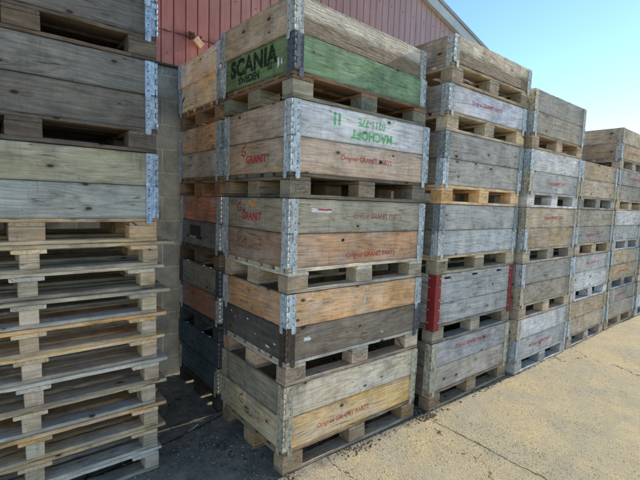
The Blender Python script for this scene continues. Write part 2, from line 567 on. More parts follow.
# pallets
make_pallet(0, 0, zl(0), 'brown wooden pallet on the ground at the very bottom of the central stack', lin((150, 122, 88)), stamp=(.0725, 1.1275))
make_pallet(0, 0, zl(1), 'pale brown wooden pallet of the central stack lying on its bottom grey and yellow collars', lin((168, 138, 108)), stamp=(.0725, .60), deckcol=lin((170, 158, 140)), jx=.002)
make_pallet(.004, 0, zl(2), 'wooden pallet with pale deck edge in the central stack, resting on the orange collar', lin((165, 145, 118)), stamp=(.60,), deckcol=lin((190, 176, 152)))
make_pallet(0, .003, zl(3), 'grey weathered pallet in the central stack between the pink brown collar and the olive collar', P_OLD, stamp=(.0725,), blockcol=lin((128, 112, 90)))
make_pallet(0, -.004, zl(4), 'mossy grey pallet near the top of the central stack, just under the green painted collar', lin((128, 118, 92)), rz=math.radians(1.6), stamp=(.60,), deckcol=lin((120, 92, 66)), blockcol=lin((122, 116, 96)))

# unit 1
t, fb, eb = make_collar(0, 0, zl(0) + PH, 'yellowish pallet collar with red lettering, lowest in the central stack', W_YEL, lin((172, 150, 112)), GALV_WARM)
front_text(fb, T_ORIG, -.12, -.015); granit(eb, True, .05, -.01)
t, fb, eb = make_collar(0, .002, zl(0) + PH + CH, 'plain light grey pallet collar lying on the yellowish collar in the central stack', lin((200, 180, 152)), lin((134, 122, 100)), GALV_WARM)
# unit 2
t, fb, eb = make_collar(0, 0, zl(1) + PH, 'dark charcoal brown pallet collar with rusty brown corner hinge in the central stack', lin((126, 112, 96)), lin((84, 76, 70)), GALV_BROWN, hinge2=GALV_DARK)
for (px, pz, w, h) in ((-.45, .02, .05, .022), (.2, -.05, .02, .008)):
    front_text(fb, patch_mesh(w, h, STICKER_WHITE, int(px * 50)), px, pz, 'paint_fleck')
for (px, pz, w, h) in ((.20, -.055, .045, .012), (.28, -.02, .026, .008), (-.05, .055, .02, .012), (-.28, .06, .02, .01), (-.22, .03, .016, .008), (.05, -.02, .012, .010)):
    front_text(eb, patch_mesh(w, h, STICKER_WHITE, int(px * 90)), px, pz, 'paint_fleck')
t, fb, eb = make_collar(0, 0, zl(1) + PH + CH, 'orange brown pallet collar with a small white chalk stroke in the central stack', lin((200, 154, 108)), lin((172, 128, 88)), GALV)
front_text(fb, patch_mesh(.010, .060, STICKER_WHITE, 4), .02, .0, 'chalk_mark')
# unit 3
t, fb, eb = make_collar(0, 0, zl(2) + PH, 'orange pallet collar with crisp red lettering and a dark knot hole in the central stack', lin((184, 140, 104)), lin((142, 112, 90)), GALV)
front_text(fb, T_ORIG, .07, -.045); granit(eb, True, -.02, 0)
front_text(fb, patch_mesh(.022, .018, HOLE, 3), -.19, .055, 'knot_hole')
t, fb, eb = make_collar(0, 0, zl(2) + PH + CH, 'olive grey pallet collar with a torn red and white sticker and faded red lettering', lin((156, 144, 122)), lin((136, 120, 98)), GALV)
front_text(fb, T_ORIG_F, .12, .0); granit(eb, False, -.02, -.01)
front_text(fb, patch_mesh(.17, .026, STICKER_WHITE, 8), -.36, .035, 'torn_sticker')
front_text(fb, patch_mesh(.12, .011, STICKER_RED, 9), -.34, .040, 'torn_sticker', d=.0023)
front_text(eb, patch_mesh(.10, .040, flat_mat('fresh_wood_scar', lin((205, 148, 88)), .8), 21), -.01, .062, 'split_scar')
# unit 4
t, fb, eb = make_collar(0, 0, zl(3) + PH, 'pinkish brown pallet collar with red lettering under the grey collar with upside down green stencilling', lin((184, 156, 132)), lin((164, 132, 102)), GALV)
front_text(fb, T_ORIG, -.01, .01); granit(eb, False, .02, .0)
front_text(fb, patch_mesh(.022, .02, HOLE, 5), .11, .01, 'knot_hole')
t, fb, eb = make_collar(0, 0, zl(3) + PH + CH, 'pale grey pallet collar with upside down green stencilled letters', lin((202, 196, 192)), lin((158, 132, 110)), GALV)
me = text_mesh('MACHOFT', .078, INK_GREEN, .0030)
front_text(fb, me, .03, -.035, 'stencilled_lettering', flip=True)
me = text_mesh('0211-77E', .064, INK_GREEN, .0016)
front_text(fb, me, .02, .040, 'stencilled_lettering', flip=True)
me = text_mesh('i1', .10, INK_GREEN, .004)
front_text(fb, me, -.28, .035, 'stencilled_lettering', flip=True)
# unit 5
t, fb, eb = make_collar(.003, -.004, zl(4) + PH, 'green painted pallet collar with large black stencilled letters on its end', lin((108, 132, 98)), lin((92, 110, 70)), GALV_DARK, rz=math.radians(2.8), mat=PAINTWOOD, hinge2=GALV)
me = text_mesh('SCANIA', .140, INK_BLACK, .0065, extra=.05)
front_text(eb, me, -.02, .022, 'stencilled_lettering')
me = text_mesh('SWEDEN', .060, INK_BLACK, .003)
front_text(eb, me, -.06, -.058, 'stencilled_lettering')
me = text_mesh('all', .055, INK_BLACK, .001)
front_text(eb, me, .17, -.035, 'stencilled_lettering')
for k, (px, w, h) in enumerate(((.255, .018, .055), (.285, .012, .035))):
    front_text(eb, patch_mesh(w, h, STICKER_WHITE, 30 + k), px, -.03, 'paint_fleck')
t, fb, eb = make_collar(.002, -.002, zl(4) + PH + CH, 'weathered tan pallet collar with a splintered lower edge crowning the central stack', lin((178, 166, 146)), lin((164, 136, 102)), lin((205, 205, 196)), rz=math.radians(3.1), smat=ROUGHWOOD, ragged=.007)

# =================================================================== RIGHT STACK
RX = 1.352
def rp(k, z, label, **kw): return make_pallet(RX, kw.pop('y', 0), z, label, kw.pop('col', P_GREY), **kw)
z = 0
rp(0, z, 'brown wooden pallet on the ground under the grey stack right of the central stack', col=lin((142, 120, 92)), y=-.03)
make_collar(RX, -.026, z + PH, 'grey tan pallet collar, lowest in the stack right of the central stack', lin((164, 150, 134)), lin((110, 100, 88)), GALV_WARM)
t, fb, eb = make_collar(RX, -.028, z + PH + CH, 'blue grey pallet collar with faded red lettering under the crate with red corners', lin((160, 154, 150)), lin((110, 102, 94)), GALV_WARM)
front_text(fb, T_ORIG, -.05, .025)
z = UH
rp(1, z, 'greyish wooden pallet carrying the crate with red corners', col=lin((140, 130, 112)), y=-.028)
# solid crate with red corner posts
ct = thing('wooden_crate', 'blue grey solid wooden crate with bright red steel corner posts and slotted top rail', 'crate', (RX, -.028, z + PH), 0)
cg = lin((158, 154, 148))
def rail_mesh(L):
    bm = bmesh.new()
    add_box(bm, -L / 2, -.011, .012, L / 2, .011, .034)
    add_box(bm, -L / 2, -.011, -.034, L / 2, .011, -.006)
    xs = [-L / 2]
    ns = 3 if L > 1 else 2
    for k in range(ns):
        c = -L / 2 + L * (k + .5) / ns - (.05 if L > 1 else 0)
        xs += [c - .045, c + .045]
    xs.append(L / 2)
    for k in range(0, len(xs), 2):
        add_box(bm, xs[k], -.0108, -.006, xs[k + 1], .0108, .012)
    add_box(bm, -L / 2 + .01, .004, -.006, L / 2 - .01, .009, .012, 1)
    return to_mesh(bm, 'slotted_rail_mesh', [WOOD, HOLE])
for (L, px, py, rz_) in ((1.19, .6, .011, 0), (1.19, .6, .789, PI), (.75, .011, .4, -PI / 2), (.75, 1.189, .4, PI / 2)):
    for k, zc in enumerate((.083, .247)):
        link('side_plank', bmesh_of('crateplank', L, .160, .02, rs.randrange(3)), ct, (px, py, zc), (0, 0, rz_), jit(cg, .06))
    link('slotted_rail', rail_mesh(L), ct, (px, py, .364), (0, 0, rz_), jit(cg, .06))
def red_corner():
    bm = bmesh.new()
    add_box(bm, -.003, -.0045, -.045, .066, -.0010, .397)
    add_box(bm, -.0045, -.0008, -.045, -.0010, .066, .397)
    for zz in (.02, .12, .2, .3, .37):
        add_cyl(bm, (.052, -.0058, zz), .0045, .0015, 8, 'y', 1)
        add_cyl(bm, (-.0058, .052, zz), .0045, .0015, 8, 'x', 1)
    bmesh.ops.recalc_face_normals(bm, faces=bm.faces)
    return to_mesh(bm, 'corner_post_mesh', [REDPAINT, STICKER_WHITE])
RC = red_corner()
for i, (hx, hy) in enumerate(((0, 0), (1.2, 0), (1.2, .8), (0, .8))):
    link('corner_post', RC, ct, (hx, hy, 0), (0, 0, i * PI / 2))
z = 2 * UH
rp(2, z, 'wooden pallet with pale deck edge standing on the crate with red corners', col=lin((156, 138, 108)), deckcol=lin((196, 168, 126)), stamp=(.0725,), y=-.028)
make_collar(RX, -.028, z + PH, 'smooth blue grey pallet collar in the right stack, lower one above the red cornered crate', lin((172, 170, 166)), lin((120, 116, 108)), GALV)
make_collar(RX, -.030, z + PH + CH, 'blue grey pallet collar in the right stack under the fresh yellow pallet', lin((166, 160, 152)), lin((118, 112, 100)), lin((160, 166, 168)))
z = 3 * UH
make_pallet(RX, -.032, z, 'fresh yellow wooden pallet in the right stack with stamped corner blocks', P_NEW, stamp=(.0725, .60))
make_collar(RX, -.034, z + PH, 'brown grey pallet collar lying on the fresh yellow pallet', lin((166, 156, 142)), lin((132, 122, 108)), GALV)
make_collar(RX + .004, -.034, z + PH + CH, 'spotted grey pallet collar in the right stack below a pallet with pale stamped blocks', lin((158, 150, 140)), lin((128, 118, 104)), lin((176, 182, 178)))
z = 4 * UH
make_pallet(RX + .012, -.035, z, 'wooden pallet with pale stamped blocks in the upper right stack', lin((176, 154, 122)), blockcol=lin((196, 172, 136)), stamp=(.0725, .60))
t, fb, eb = make_collar(RX + .012, -.04, z + PH, 'single lavender grey pallet collar with red lettering in the upper right stack', lin((184, 182, 188)), lin((140, 130, 118)), GALV)
front_text(fb, T_ORIG, -.06, .005)
z = 4 * UH + PH + CH + .001
make_pallet(RX + .016, -.05, z, 'dusty brown wooden pallet, highest in the stack right of the central stack', lin((148, 130, 104)), deckcol=lin((170, 150, 120)))
make_collar(RX + .018, -.055, z + PH, 'tan splintered pallet collar crowning the stack right of the central stack', lin((186, 168, 138)), lin((150, 134, 110)), lin((215, 215, 205)), smat=ROUGHWOOD, ragged=.008)

# =================================================================== STACK BY THE WALL (behind the central stack)
BX, BY = .0088, .9016
bcols = [(lin((93, 110, 110)), lin((61, 81, 86)), GALV_WARM, lin((88, 110, 112)), lin((61, 81, 88)), GALV_DARK),
         (lin((164, 110, 83)), lin((151, 103, 78)), GALV, lin((137, 130, 117)), lin((125, 120, 110)), GALV_DARK),
         (lin((117, 115, 110)), lin((110, 110, 108)), GALV, lin((191, 127, 98)), lin((186, 122, 93)), GALV),
         (lin((178, 166, 144)), lin((178, 164, 139)), GALV, lin((203, 156, 115)), lin((203, 154, 112)), GALV),
         (lin((234, 188, 130)), lin((235, 191, 130)), GALV, lin((227, 186, 134)), lin((234, 191, 137)), lin((235, 235, 235)))]
bl = [('dark blue green pallet collar at the foot of the stack by the block wall', 'dark teal pallet collar, second up in the stack by the block wall'),
      ('reddish brown pallet collar low in the stack by the block wall', 'shadowy grey pallet collar above the reddish brown one by the block wall'),
      ('dark grey pallet collar with a black sticker by the block wall', 'rust red pallet collar with red scratches by the block wall'),
      ('grey brown pallet collar at mid height in the stack by the block wall', 'orange brown pallet collar in the upper part of the stack by the block wall'),
      ('golden tan pallet collar with a long split, next to top by the block wall', 'tan pallet collar crowning the stack by the block wall')]
bpn = ['dark pallet on the ground at the foot of the stack by the block wall', 'dark bluish pallet resting on the teal collar by the block wall',
       'brown pallet above the shadowy grey collar by the block wall', 'orange brown pallet resting on the rust red collar by the block wall',
       'brown pallet under the golden tan collar in the stack by the block wall']
bpc = [lin((70, 62, 56)), lin((66, 72, 72)), lin((96, 82, 66)), lin((150, 112, 78)), lin((150, 118, 82))]
for k in range(5):
    make_pallet(BX, BY, zl(k), bpn[k], bpc[k])
    c1, e1, h1, c2, e2, h2 = bcols[k]
    o1 = (rs.uniform(-.006, .006))
    t1, f1, eb1 = make_collar(BX + o1, BY, zl(k) + PH, bl[k][0], c1, e1, h1)
    t2, f2, eb2 = make_collar(BX + o1, BY, zl(k) + PH + CH, bl[k][1], c2, e2, h2)
    if k == 2:
        bm_ = bmesh.new(); add_box(bm_, -.11, -.055, -.0004, .11, .055, .0004)
        link('black_sticker', to_mesh(bm_, 'black_sticker_mesh', STICKER_BLACK), eb1, (-.06, -.0122, .01), (PI / 2, 0, 0))
        front_text(eb1, text_mesh('transport', .036, INK_WHITE, .001), -.10, -.03, 'printed_lettering', d=.0034)
        front_text(eb2, text_mesh('/ ~ \\', .09, INK_RED_FAINT), -.1, 0, 'red_scratch')
    if k == 4:
        front_text(eb1, patch_mesh(.02, .10, HOLE, 7, pts=8), -.33, .0, 'split', tilt=.9)

# =================================================================== LEFT STACK (pile of loose pallets with boxes above)
AXR, AY = -.56, .50
ax = AXR - 1.2
pz = .0
hs = .945
ords = ['lowest', 'second lowest', 'third lowest', 'fourth lowest', 'fifth lowest', 'fifth highest', 'fourth highest', 'third highest', 'second highest', 'highest']
oh = [.02, .045, .05, .065, .045, .045, .055, .075, .05, .095]
zs_ = [0, .137, .274, .41, .547, .683, .82, .956, 1.093, 1.229]
for k in range(10):
    c = [lin((150, 132, 108)), lin((164, 150, 128)), lin((176, 150, 112)), lin((158, 146, 128))][k % 4]
    dcl = [lin((196, 166, 124)), lin((184, 174, 156)), lin((176, 162, 138)), lin((204, 158, 106))][(k * 3 + 1) % 4]
    make_pallet(ax, AY + rs.uniform(-.012, .012), zs_[k], '%s of ten loose wooden pallets piled at the left edge' % ords[k], c, rz=rs.uniform(-.012, .012),
                jx=rs.uniform(-.012, .006), overhang=oh[k], hs=hs, deckcol=dcl, blockcol=jit(lin((172, 150, 122)), .12), group='loose pallets piled at the left edge', bw=.078)
z = 1.366
hb = .90
an = ['lower', 'middle', 'upper']
acol = [(lin((150, 148, 138)), lin((150, 140, 112))), (lin((108, 100, 90)), lin((112, 108, 100))), (lin((96, 92, 86)), lin((120, 112, 98)))]
for k in range(3):
    make_pallet(ax, AY, z, '%s dark pallet carrying collars above the loose pallet pile at the left edge' % an[k], [lin((176, 148, 112)), lin((96, 84, 72)), lin((90, 78, 64))][k], hs=hb)
    make_collar(ax, AY, z + PH * hb, '%s stack level at the left edge, bottom collar of its pair' % an[k].capitalize(), acol[k][0], acol[k][0], lin((186, 206, 226)), hs=hb)
    make_collar(ax, AY, z + (PH + CH) * hb, '%s stack level at the left edge, top collar of its pair' % an[k].capitalize(), acol[k][1], acol[k][1], lin((186, 206, 226)), hs=hb)
    z += UH * hb

# =================================================================== STACKS CONTINUING TO THE RIGHT
names = ['third stack from the centre', 'fourth stack from the centre', 'fifth stack from the centre', 'farthest stack at the right']
grey_p = [lin((158, 154, 148)), lin((172, 150, 122)), lin((150, 138, 120)), lin((184, 180, 176)), lin((166, 140, 108)), lin((140, 134, 124))]
sx = 2.640
for s in range(4):
    nu = [5, 4, 5, 4][s]
    y0 = [-.075, -.06, -.05, -.07][s]
    for k in range(nu):
        make_pallet(sx, y0, zl(k), '%s pallet of the %s' % (NM[k], names[s]), grey_p[(s * 2 + k) % 6])
        for j in range(2):
            cc = grey_p[(s + k * 2 + j * 3) % 6]
            t, fb, eb = make_collar(sx, y0 + rs.uniform(-.004, .004), zl(k) + PH + j * CH, '%s collar on the %s pallet of the %s' % (['lower', 'upper'][j].capitalize(), NM[k], names[s]), cc, jit(cc, .1), [GALV, GALV_WARM][(k + j) % 2])
            if (s + k + j) % 3 == 0: front_text(fb, T_ORIG, rs.uniform(-.1, .1), 0)
    sx += 1.2 + rs.uniform(.06, .11)

# =================================================================== BUILDING
WY = 1.80
barn = thing('barn', 'red metal clad barn gable standing on a grey concrete block wall behind the stacks', 'building', (0, WY, 0))
def rz_at(x):  # roof underside along the gable
    pk = -2.6
    return 4.34 - .275 * (x - 3.2) if x > pk else 4.34 - .275 * (pk - 3.2) + .275 * (x - pk)
XL, XR = -9.0, 8.6
ZT = 2.74

def block_mat():
    m, nt, b, out = new_mat('concrete_block')
    g = G(nt)
    geo = g.n('ShaderNodeNewGeometry')
    sep = g.n('ShaderNodeSeparateXYZ'); g.l(geo.outputs['Position'], sep.inputs[0])
    cmb = g.n('ShaderNodeCombineXYZ')
    g.put(cmb.inputs[0], g.math('ADD', sep.outputs[0], .108)); g.put(cmb.inputs[1], g.math('ADD', sep.outputs[2], -2.446 + .207 * 20))
    br = g.n('ShaderNodeTexBrick'); g.l(cmb.outputs[0], br.inputs['Vector'])
    br.offset = .5
    br.inputs['Scale'].default_value = 1.0
    br.inputs['Brick Width'].default_value = .44
    br.inputs['Row Height'].default_value = .207
    br.inputs['Mortar Size'].default_value = .007
    br.inputs['Mortar Smooth'].default_value = .3
    br.inputs['Color1'].default_value = lin((178, 173, 156))
    br.inputs['Color2'].default_value = lin((156, 154, 144))
    br.inputs['Mortar'].default_value = lin((206, 200, 180))
    P = geo.outputs['Position']
    n = g.noise(P, 6, 6, .7)
    f = g.noise(P, 120, 4, .7)
    col = g.scale(br.outputs['Color'], g.math('MULTIPLY', g.ramp(n, .3, .7, .72, 1.5), g.ramp(f, .3, .7, .75, 1.25)))
    # green algae high on the wall
    alg = g.math('MULTIPLY', g.ramp(sep.outputs[2], 1.7, 2.75), g.ramp(g.noise(P, 3.5, 5, .7), .35, .6, 0, .6))
    col = g.mix(alg, col, g.scale(lin((120, 116, 76)), g.ramp(f, .3, .7, .7, 1.2)))
    dk = g.ramp(g.noise(P, 2.0, 5, .7), .5, .72, 0, .5)
    col = g.mix(dk, col, (.035, .035, .033, 1))
    g.l(col, b.inputs['Base Color'])
    b.inputs['Roughness'].default_value = .93
    h = g.math('ADD', g.math('MULTIPLY', br.outputs['Fac'], -1.6), g.math('MULTIPLY', f, .6))
    g.l(g.bump(h, .8, .006), b.inputs['Normal'])
    return m
bm = bmesh.new()
add_box(bm, XL, .0, -.3, XR, .22, ZT)
link('block_wall', to_mesh(bm, 'block_wall_mesh', block_mat()), barn)

def clad_mat():
    m, nt, b, out = new_mat('faded_red_cladding')
    g = G(nt)
    geo = g.n('ShaderNodeNewGeometry'); P = geo.outputs['Position']
    sep = g.n('ShaderNodeSeparateXYZ'); g.l(P, sep.inputs[0])
    pan = g.n('ShaderNodeTexWhiteNoise', noise_dimensions='1D')
    g.put(pan.inputs['W'], g.math('FLOOR', g.math('DIVIDE', g.math('ADD', sep.outputs[0], .13), .1055)))
    streak = g.noise(g.vmul(P, (38, 1, 1.2)), 1.0, 5, .65)
    blot = g.noise(P, 2.2, 5, .65)
    v = g.math('MULTIPLY', g.ramp(streak, .3, .7, .86, 1.12), g.ramp(blot, .3, .7, .9, 1.1))
    v = g.math('MULTIPLY', v, g.ramp(pan.outputs[0], 0, 1, .93, 1.07))
    base = g.mix(g.ramp(sep.outputs[0], -.2, 3.2), lin((180, 108, 92)), lin((196, 164, 158)))
    base = g.mix(g.ramp(blot, .45, .7, 0, .35), base, lin((196, 146, 132)))
    col = g.scale(base, v)
    # rust bleeding from the sheet lap
    lap = g.ramp(g.math('ABSOLUTE', g.math('SUBTRACT', sep.outputs[2], 3.02)), .05, .0)
    rn = g.ramp(g.noise(P, 9, 6, .75), .48, .62, 0, .9)
    col = g.mix(g.math('MULTIPLY', lap, rn), col, lin((96, 46, 32)))
    run = g.ramp(g.noise(g.vmul(P, (22, 1, .8)), 1.0, 4, .7), .64, .74, 0, .5)
    col = g.mix(run, col, lin((132, 74, 60)))
    g.l(col, b.inputs['Base Color'])
    b.inputs['Roughness'].default_value = .62
    b.inputs['Specular IOR Level'].default_value = .3
    g.l(g.bump(blot, .15, .01), b.inputs['Normal'])
    return m
def cladding():
    bm = bmesh.new()
    pitch = .1055; x = -.1365 - pitch * 84
    prof = []
    while x < XR:
        prof += [(x, -.022), (x + .004, -.022), (x + .0065, -.004), (x + .0135, -.004), (x + .016, -.022)]
        x += pitch
    top = []; bot = []; lap0 = []; lap1 = []
    prev = None
    for (px, py) in prof:
        if px < XL: continue
        zt = rz_at(px)
        if zt < ZT + .05: continue
        col = [bm.verts.new((px, py, ZT + .006)), bm.verts.new((px, py, 3.02)) if zt > 3.03 else None, bm.verts.new((px, py - 0.0, zt))]
        col = [c for c in col if c]
        if prev and len(prev) == len(col):
            for k in range(len(col) - 1):
                bm.faces.new((prev[k], col[k], col[k + 1], prev[k + 1]))
        prev = col
    bmesh.ops.recalc_face_normals(bm, faces=bm.faces)
    me = to_mesh(bm, 'cladding_mesh', clad_mat())
    return me
link('metal_cladding', cladding(), barn)
# backing so no light comes through
bm = bmesh.new()
vs = [bm.verts.new(p) for p in ((XL, .02, ZT), (XR, .02, ZT), (XR, .02, rz_at(XR) + .05), (-2.6, .02, rz_at(-2.6) + .05), (XL, .02, rz_at(XL) + .05))]
bm.faces.new(vs)
link('sheathing', to_mesh(bm, 'sheathing_mesh', HOLE), barn)
# dark flashing between the block wall and the sheets; lap line
FL = flat_mat('dark_flashing', lin((52, 44, 40)), .7)
bm = bmesh.new(); add_box(bm, XL, -.034, ZT - .012, XR, -.001, ZT + .005)
link('base_flashing', to_mesh(bm, 'base_flashing_mesh', FL), barn)
bm = bmesh.new()
x = -.1365 - .1055 * 40
while x < 6:
    if 3.03 < rz_at(x): add_box(bm, x + .017, -.0255, 3.012, x + .1045, -.0225, 3.02)
    x += .1055
link('sheet_lap', to_mesh(bm, 'sheet_lap_mesh', flat_mat('rusty_lap', lin((92, 50, 42)), .8)), barn)
bm = bmesh.new()
for row in (2.84, 3.45, 4.05):
    x = -.1365 - .1055 * 30 + .062
    while x < 5:
        if row < rz_at(x) - .05: add_cyl(bm, (x, -.0285, row + .004 * math.sin(x * 40)), .0055, .007, 8, 'y')
        x += .1055 * 2
link('screw_row', to_mesh(bm, 'screw_row_mesh', flat_mat('screw_grey', lin((120, 104, 98)), .6)), barn)
# roof and barge board
bm = bmesh.new()
ridge = -2.6
for (xa, xb) in ((XL - .4, ridge), (ridge, XR + .4)):
    za, zb = rz_at(xa), rz_at(xb)
    P = [(xa, -.10, za + .115), (xb, -.10, zb + .115), (xb, 12, zb + .115), (xa, 12, za + .115)]
    v0 = [bm.verts.new(p) for p in P]; v1 = [bm.verts.new((p[0], p[1], p[2] + .05)) for p in P]
    bm.faces.new(v0); bm.faces.new(v1)
    for i in range(4): bm.faces.new((v0[i], v0[(i + 1) % 4], v1[(i + 1) % 4], v1[i]))
bmesh.ops.recalc_face_normals(bm, faces=bm.faces)
link('roof', to_mesh(bm, 'roof_mesh', flat_mat('fibre_cement_roof', lin((150, 150, 148)), .8, .2, 3)), barn)
bm = bmesh.new()
for (xa, xb) in ((XL - .4, ridge), (ridge, XR + .4)):
    za, zb = rz_at(xa), rz_at(xb)
    P = [(xa, za - .02), (xb, zb - .02), (xb, zb + .112), (xa, za + .112)]
    v0 = [bm.verts.new((p[0], -.085, p[1])) for p in P]; v1 = [bm.verts.new((p[0], -.026, p[1])) for p in P]
    bm.faces.new(v0); bm.faces.new(v1)
    for i in range(4): bm.faces.new((v0[i], v0[(i + 1) % 4], v1[(i + 1) % 4], v1[i]))
bmesh.ops.recalc_face_normals(bm, faces=bm.faces)
link('barge_board', to_mesh(bm, 'barge_board_mesh', flat_mat('weathered_barge_board', lin((206, 210, 206)), .8, .15, 5)), barn)
# side and back walls
bm = bmesh.new()
add_box(bm, XL, .22, -.3, XL + .2, 11.8, rz_at(XL)); add_box(bm, XR - .2, .22, -.3, XR, 11.8, rz_at(XR) + .08); add_box(bm, XL + .2, 11.6, -.3, XR - .2, 11.8, 2.8)
link('side_wall', to_mesh(bm, 'side_wall_mesh', flat_mat('side_wall_grey', lin((120, 118, 112)), .9, .2, 3)), barn)

# rusty bracket hanging on the cladding
br = thing('wall_bracket', 'broken rusty bracket with a scrap of pale wood hanging on the red cladding', 'bracket', (.150, WY - .024, 2.975))
bm = bmesh.new()
add_box(bm, -.075, -.012, .035, .06, -.001, .06); add_box(bm, -.05, -.05, .0, -.035, -.001, .055); add_box(bm, .02, -.03, .06, .035, -.001, .085)
o = link('rusty_strap', to_mesh(bm, 'rusty_strap_mesh', flat_mat('rust', lin((92, 52, 38)), .85, .4, 60)), br, (0, 0, 0), (0, .5, 0))
link('wood_scrap', board_mesh('wood_scrap_mesh', .085, .055, .035, 5, WOOD, 1.0), br, (.03, -.04, .0), (.3, .6, .3), lin((205, 160, 120)))

# =================================================================== GROUND
def ground_mat():
    m, nt, b, out = new_mat('sandy_concrete')
    g = G(nt)
    geo = g.n('ShaderNodeNewGeometry'); P = geo.outputs['Position']
    sep = g.n('ShaderNodeSeparateXYZ'); g.l(P, sep.inputs[0])
    n1 = g.noise(P, 1.9, 7, .72)
    n2 = g.noise(P, 9, 6, .7)
    n3 = g.noise(P, 105, 5, .75)
    # aggregate showing through
    vor = g.n('ShaderNodeTexVoronoi', feature='F1'); g.l(P, vor.inputs['Vector']); vor.inputs['Scale'].default_value = 120
    vc = g.n('ShaderNodeSeparateColor'); g.l(vor.outputs['Color'], vc.inputs[0])
    sand = g.mix(g.ramp(n1, .38, .62), lin((220, 196, 148)), lin((190, 178, 150)))
    sand = g.mix(g.ramp(n2, .5, .7, 0, .8), sand, lin((184, 168, 134)))
    agg = g.mix(vc.outputs[0], lin((150, 136, 112)), lin((232, 220, 188)))
    sand = g.mix(g.ramp(vor.outputs['Distance'], .5, .2, 0, .55), sand, agg)
    pit = g.ramp(n3, .53, .70, 0, .62)
    sand = g.mix(pit, sand, lin((110, 96, 74)))
    # aisle dirt, darkened further to paint in the shade between the stacks
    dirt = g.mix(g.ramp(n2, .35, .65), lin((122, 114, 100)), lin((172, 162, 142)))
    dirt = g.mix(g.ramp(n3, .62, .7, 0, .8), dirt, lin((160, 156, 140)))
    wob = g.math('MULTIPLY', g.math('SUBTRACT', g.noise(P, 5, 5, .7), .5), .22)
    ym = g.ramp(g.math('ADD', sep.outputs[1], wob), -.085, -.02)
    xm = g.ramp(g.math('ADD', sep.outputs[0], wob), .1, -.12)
    # shade and dirt painted dark together: aisle, under the stacks, along their feet
    shade_dirt_mask = ym
    col = g.mix(shade_dirt_mask, sand, dirt)
    # cracks
    cv = g.n('ShaderNodeTexVoronoi', feature='DISTANCE_TO_EDGE'); g.l(g.vadd(P, g.scale(g.noise(P, 4, 5, .6, color=True), .35)), cv.inputs['Vector']); cv.inputs['Scale'].default_value = .42
    ck = g.math('MULTIPLY', g.ramp(cv.outputs['Distance'], .004, .001), g.ramp(n2, .46, .58))
    # slab joint across the aisle
    jl = g.math('ABSOLUTE', g.math('SUBTRACT', g.math('SUBTRACT', sep.outputs[1], g.math('MULTIPLY', sep.outputs[0], .25)), g.math('ADD', .85, g.math('MULTIPLY', g.math('SUBTRACT', n2, .5), .06))))
    ck = g.math('MAXIMUM', ck, g.ramp(jl, .008, .003))
    j2 = g.math('ABSOLUTE', g.math('SUBTRACT', sep.outputs[0], g.math('ADD', 1.27, g.math('MULTIPLY', g.math('SUBTRACT', n2, .5), .10))))
    ck = g.math('MAXIMUM', ck, g.math('MULTIPLY', g.ramp(j2, .010, .002), g.ramp(n2, .40, .52, .25, .8)))
    col = g.mix(g.math('MULTIPLY', ck, .8), col, (.02, .018, .015, 1))
    far = g.ramp(g.math('ABSOLUTE', sep.outputs[0]), 14, 40)
    g.l(col, b.inputs['Base Color'])
    b.inputs['Roughness'].default_value = .95
    b.inputs['Specular IOR Level'].default_value = .15
    h = g.math('ADD', g.math('MULTIPLY', n3, 1.0), g.math('MULTIPLY', g.ramp(vor.outputs['Distance'], .6, .1), .55))
    h = g.math('ADD', h, g.math('MULTIPLY', n2, 1.2))
    h = g.math('SUBTRACT', h, g.math('MULTIPLY', ck, 2.5))
    g.l(g.bump(h, 1.0, .006), b.inputs['Normal'])
    return m
def axis(vals): return vals
def frange(a, b, s):
    n = int(round((b - a) / s)); return [a + (b - a) * i / n for i in range(n + 1)]
xs = [-300, -80, -25, -12, -6] + frange(-3.5, 7.5, .07) + [10, 15, 30, 80, 300]
ys = [-300, -80, -25, -12, -6, -4] + frange(-2.6, 2.0, .07) + [6, 15, 30, 80, 300]
bm = bmesh.new()
grid = []
for y in ys:
    row = []
    for x in xs:
        h = 0
        if -4 < x < 8 and -3 < y < 2.1:
            h = mnoise.fractal(Vector((x * 1.7, y * 1.7, 3)), 1.0, 2.0, 4) * .006 - .0045
            h = min(h, -.0005) if not (y < -.1) else h
        row.append(bm.verts.new((x, y, h)))
    grid.append(row)
for j in range(len(ys) - 1):
    for i in range(len(xs) - 1):
        f = bm.faces.new((grid[j][i], grid[j][i + 1], grid[j + 1][i + 1], grid[j + 1][i])); f.smooth = True
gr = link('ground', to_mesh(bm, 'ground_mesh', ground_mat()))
gr['kind'] = 'structure'

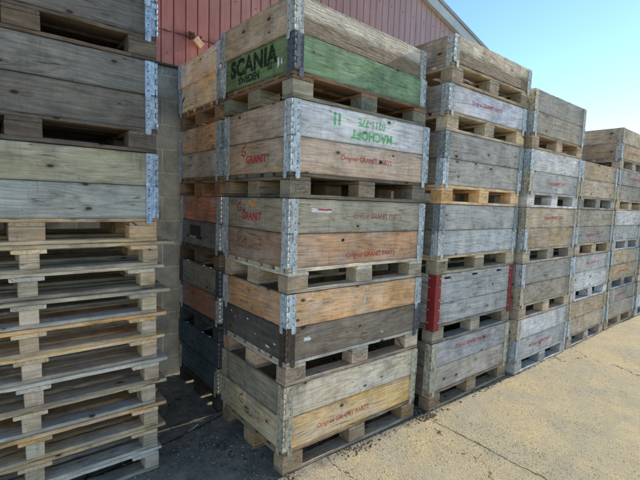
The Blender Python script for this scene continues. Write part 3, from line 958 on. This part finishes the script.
# loose grit on the yard (nobody could count it)
def grit(name, n, boxes, smin, smax, mats, label, seed):
    rng = random.Random(seed)
    bm = bmesh.new()
    for _ in range(n):
        x0, x1, y0, y1 = boxes[rng.randrange(len(boxes))]
        x = rng.uniform(x0, x1); y = rng.uniform(y0, y1)
        if mnoise.noise(Vector((x * 2.5, y * 2.5, seed))) < rng.uniform(-.5, .25): continue
        s = smin + (smax - smin) * rng.random() ** 3
        sx_, sy_, sz_ = s * rng.uniform(.7, 1.4), s * rng.uniform(.7, 1.3), s * rng.uniform(.35, .8)
        a = rng.uniform(0, 6.28); ca, sa = math.cos(a), math.sin(a)
        pts = [(1, 0, 0), (.2, .95, .1), (-.9, .3, 0), (-.4, -.9, .05), (.6, -.7, 0), (.1, .1, 1), (-.3, -.2, .7)]
        vv = []
        for p in pts:
            q = (p[0] * sx_ * rng.uniform(.8, 1.2), p[1] * sy_ * rng.uniform(.8, 1.2), p[2] * sz_)
            vv.append(bm.verts.new((x + q[0] * ca - q[1] * sa, y + q[0] * sa + q[1] * ca, q[2] - .002)))
        mi = rng.randrange(len(mats))
        for f in ((0, 1, 5), (1, 2, 5), (2, 6, 5), (2, 3, 6), (3, 4, 6), (4, 5, 6), (4, 0, 5)):
            fc = bm.faces.new([vv[i] for i in f]); fc.material_index = mi
    o = link(name, to_mesh(bm, name + '_mesh', mats))
    tag(o, label, 'gravel', kind='stuff')
g1 = [flat_mat('pale_grit', lin((214, 200, 164)), .9), flat_mat('tan_grit', lin((180, 160, 120)), .9), flat_mat('grey_grit', lin((176, 166, 144)), .9), flat_mat('dark_grit', lin((140, 128, 106)), .9)]
grit('loose_grit', 30000, [(-1.0, 2.2, -1.7, -.02), (0, 4.5, -1.0, -.02)], .0012, .0042, g1, 'loose pale grit scattered over the sunlit sandy yard', 3)
g2 = [flat_mat('white_chip', lin((190, 190, 182)), .9), flat_mat('wood_chip', lin((150, 130, 104)), .9), flat_mat('dirt_chip', lin((74, 72, 68)), .9)]
grit('aisle_debris', 5200, [(-.9, .1, -.6, 1.7), (-.9, -.05, .3, 1.5)], .0015, .007, g2, 'small pale chips and dirt scattered in the shaded aisle', 5)

g3 = [flat_mat('dark_litter', lin((74, 60, 46)), .9), flat_mat('bark_litter', lin((120, 96, 68)), .9), flat_mat('dry_litter', lin((170, 148, 110)), .9)]
grit('foot_litter', 3600, [(-.1, 3.6, -.10, -.005), (-.1, 3.6, -.055, .02), (1.2, 1.36, -.10, .1), (-.2, .1, -.15, .6)], .002, .010, g3, 'dark bark crumbs and dirt gathered along the feet of the stacks', 9)
# splinters lying about
spl = [(-.22, .80, .5, .10, 'longest pale wood splinter on the aisle floor beside the central stack'),
       (-.16, .86, -.25, .07, 'small pale splinter lying near the hinge of the wall stack'),
       (-.42, .98, .1, .05, 'thin splinter in the middle of the aisle floor')]
for k, (x, y, a, L, lb) in enumerate(spl):
    o = link('wood_splinter', board_mesh('splinter_mesh', L, .010, .004, 70 + k, WOOD, .5), None, (x, y, .004), (PI / 2, 0, a), lin((196, 176, 142)))
    tag(o, lb, 'splinter', 'wood splinters on the ground')

# =================================================================== LIGHT, SKY, CAMERA
EL, DL = math.radians(28.5), math.radians(2.4)   # sun from the right, barely in front of the stack faces
to_sun = Vector((math.cos(EL) * math.cos(DL), -math.cos(EL) * math.sin(DL), math.sin(EL)))
sun = bpy.data.lights.new('sun', 'SUN')
sun.energy = 5.4; sun.angle = math.radians(.5); sun.color = (1.0, .93, .80)
so = bpy.data.objects.new('sun', sun); C.objects.link(so)
so.rotation_euler = to_sun.to_track_quat('Z', 'Y').to_euler()
so.location = (6, -2, 8)
w = bpy.data.worlds.new('World'); SC.world = w; w.use_nodes = True
nt = w.node_tree; nt.nodes.clear()
bg = nt.nodes.new('ShaderNodeBackground'); wo = nt.nodes.new('ShaderNodeOutputWorld'); sk = nt.nodes.new('ShaderNodeTexSky')
sk.sky_type = 'NISHITA'; sk.sun_disc = False; sk.sun_elevation = EL
sk.sun_rotation = math.atan2(to_sun.x, to_sun.y)
sk.air_density = 1.0; sk.dust_density = .05; sk.ozone_density = 2.6
hs_ = nt.nodes.new('ShaderNodeHueSaturation'); hs_.inputs['Saturation'].default_value = 1.1
nt.links.new(sk.outputs[0], hs_.inputs['Color']); nt.links.new(hs_.outputs[0], bg.inputs[0]); nt.links.new(bg.outputs[0], wo.inputs[0])
bg.inputs[1].default_value = .235
SC.view_settings.view_transform = 'Standard'; SC.view_settings.look = 'None'; SC.view_settings.exposure = 0

cam = bpy.data.cameras.new('camera'); co = bpy.data.objects.new('camera', cam); C.objects.link(co)
yaw, pitch, roll = .6776, -.0914, .0330
F = Vector((math.cos(pitch) * math.sin(yaw), math.cos(pitch) * math.cos(yaw), math.sin(pitch)))
Rt = Vector((math.cos(yaw), -math.sin(yaw), 0)); U = Rt.cross(F)
R2 = Rt * math.cos(roll) + U * math.sin(roll); U2 = -Rt * math.sin(roll) + U * math.cos(roll)
M = Matrix((R2, U2, -F)).transposed().to_4x4(); M.translation = Vector((-1.3014, -1.8959, 1.6167))
co.matrix_world = M
cam.sensor_width = 36; cam.lens = 412.93 / 640 * 36
cam.clip_start = .05; cam.clip_end = 1000
SC.camera = co
SC.cycles.max_bounces = 5
SC.cycles.diffuse_bounces = 3
SC.cycles.adaptive_threshold = 0.02
SC.cycles.use_adaptive_sampling = True
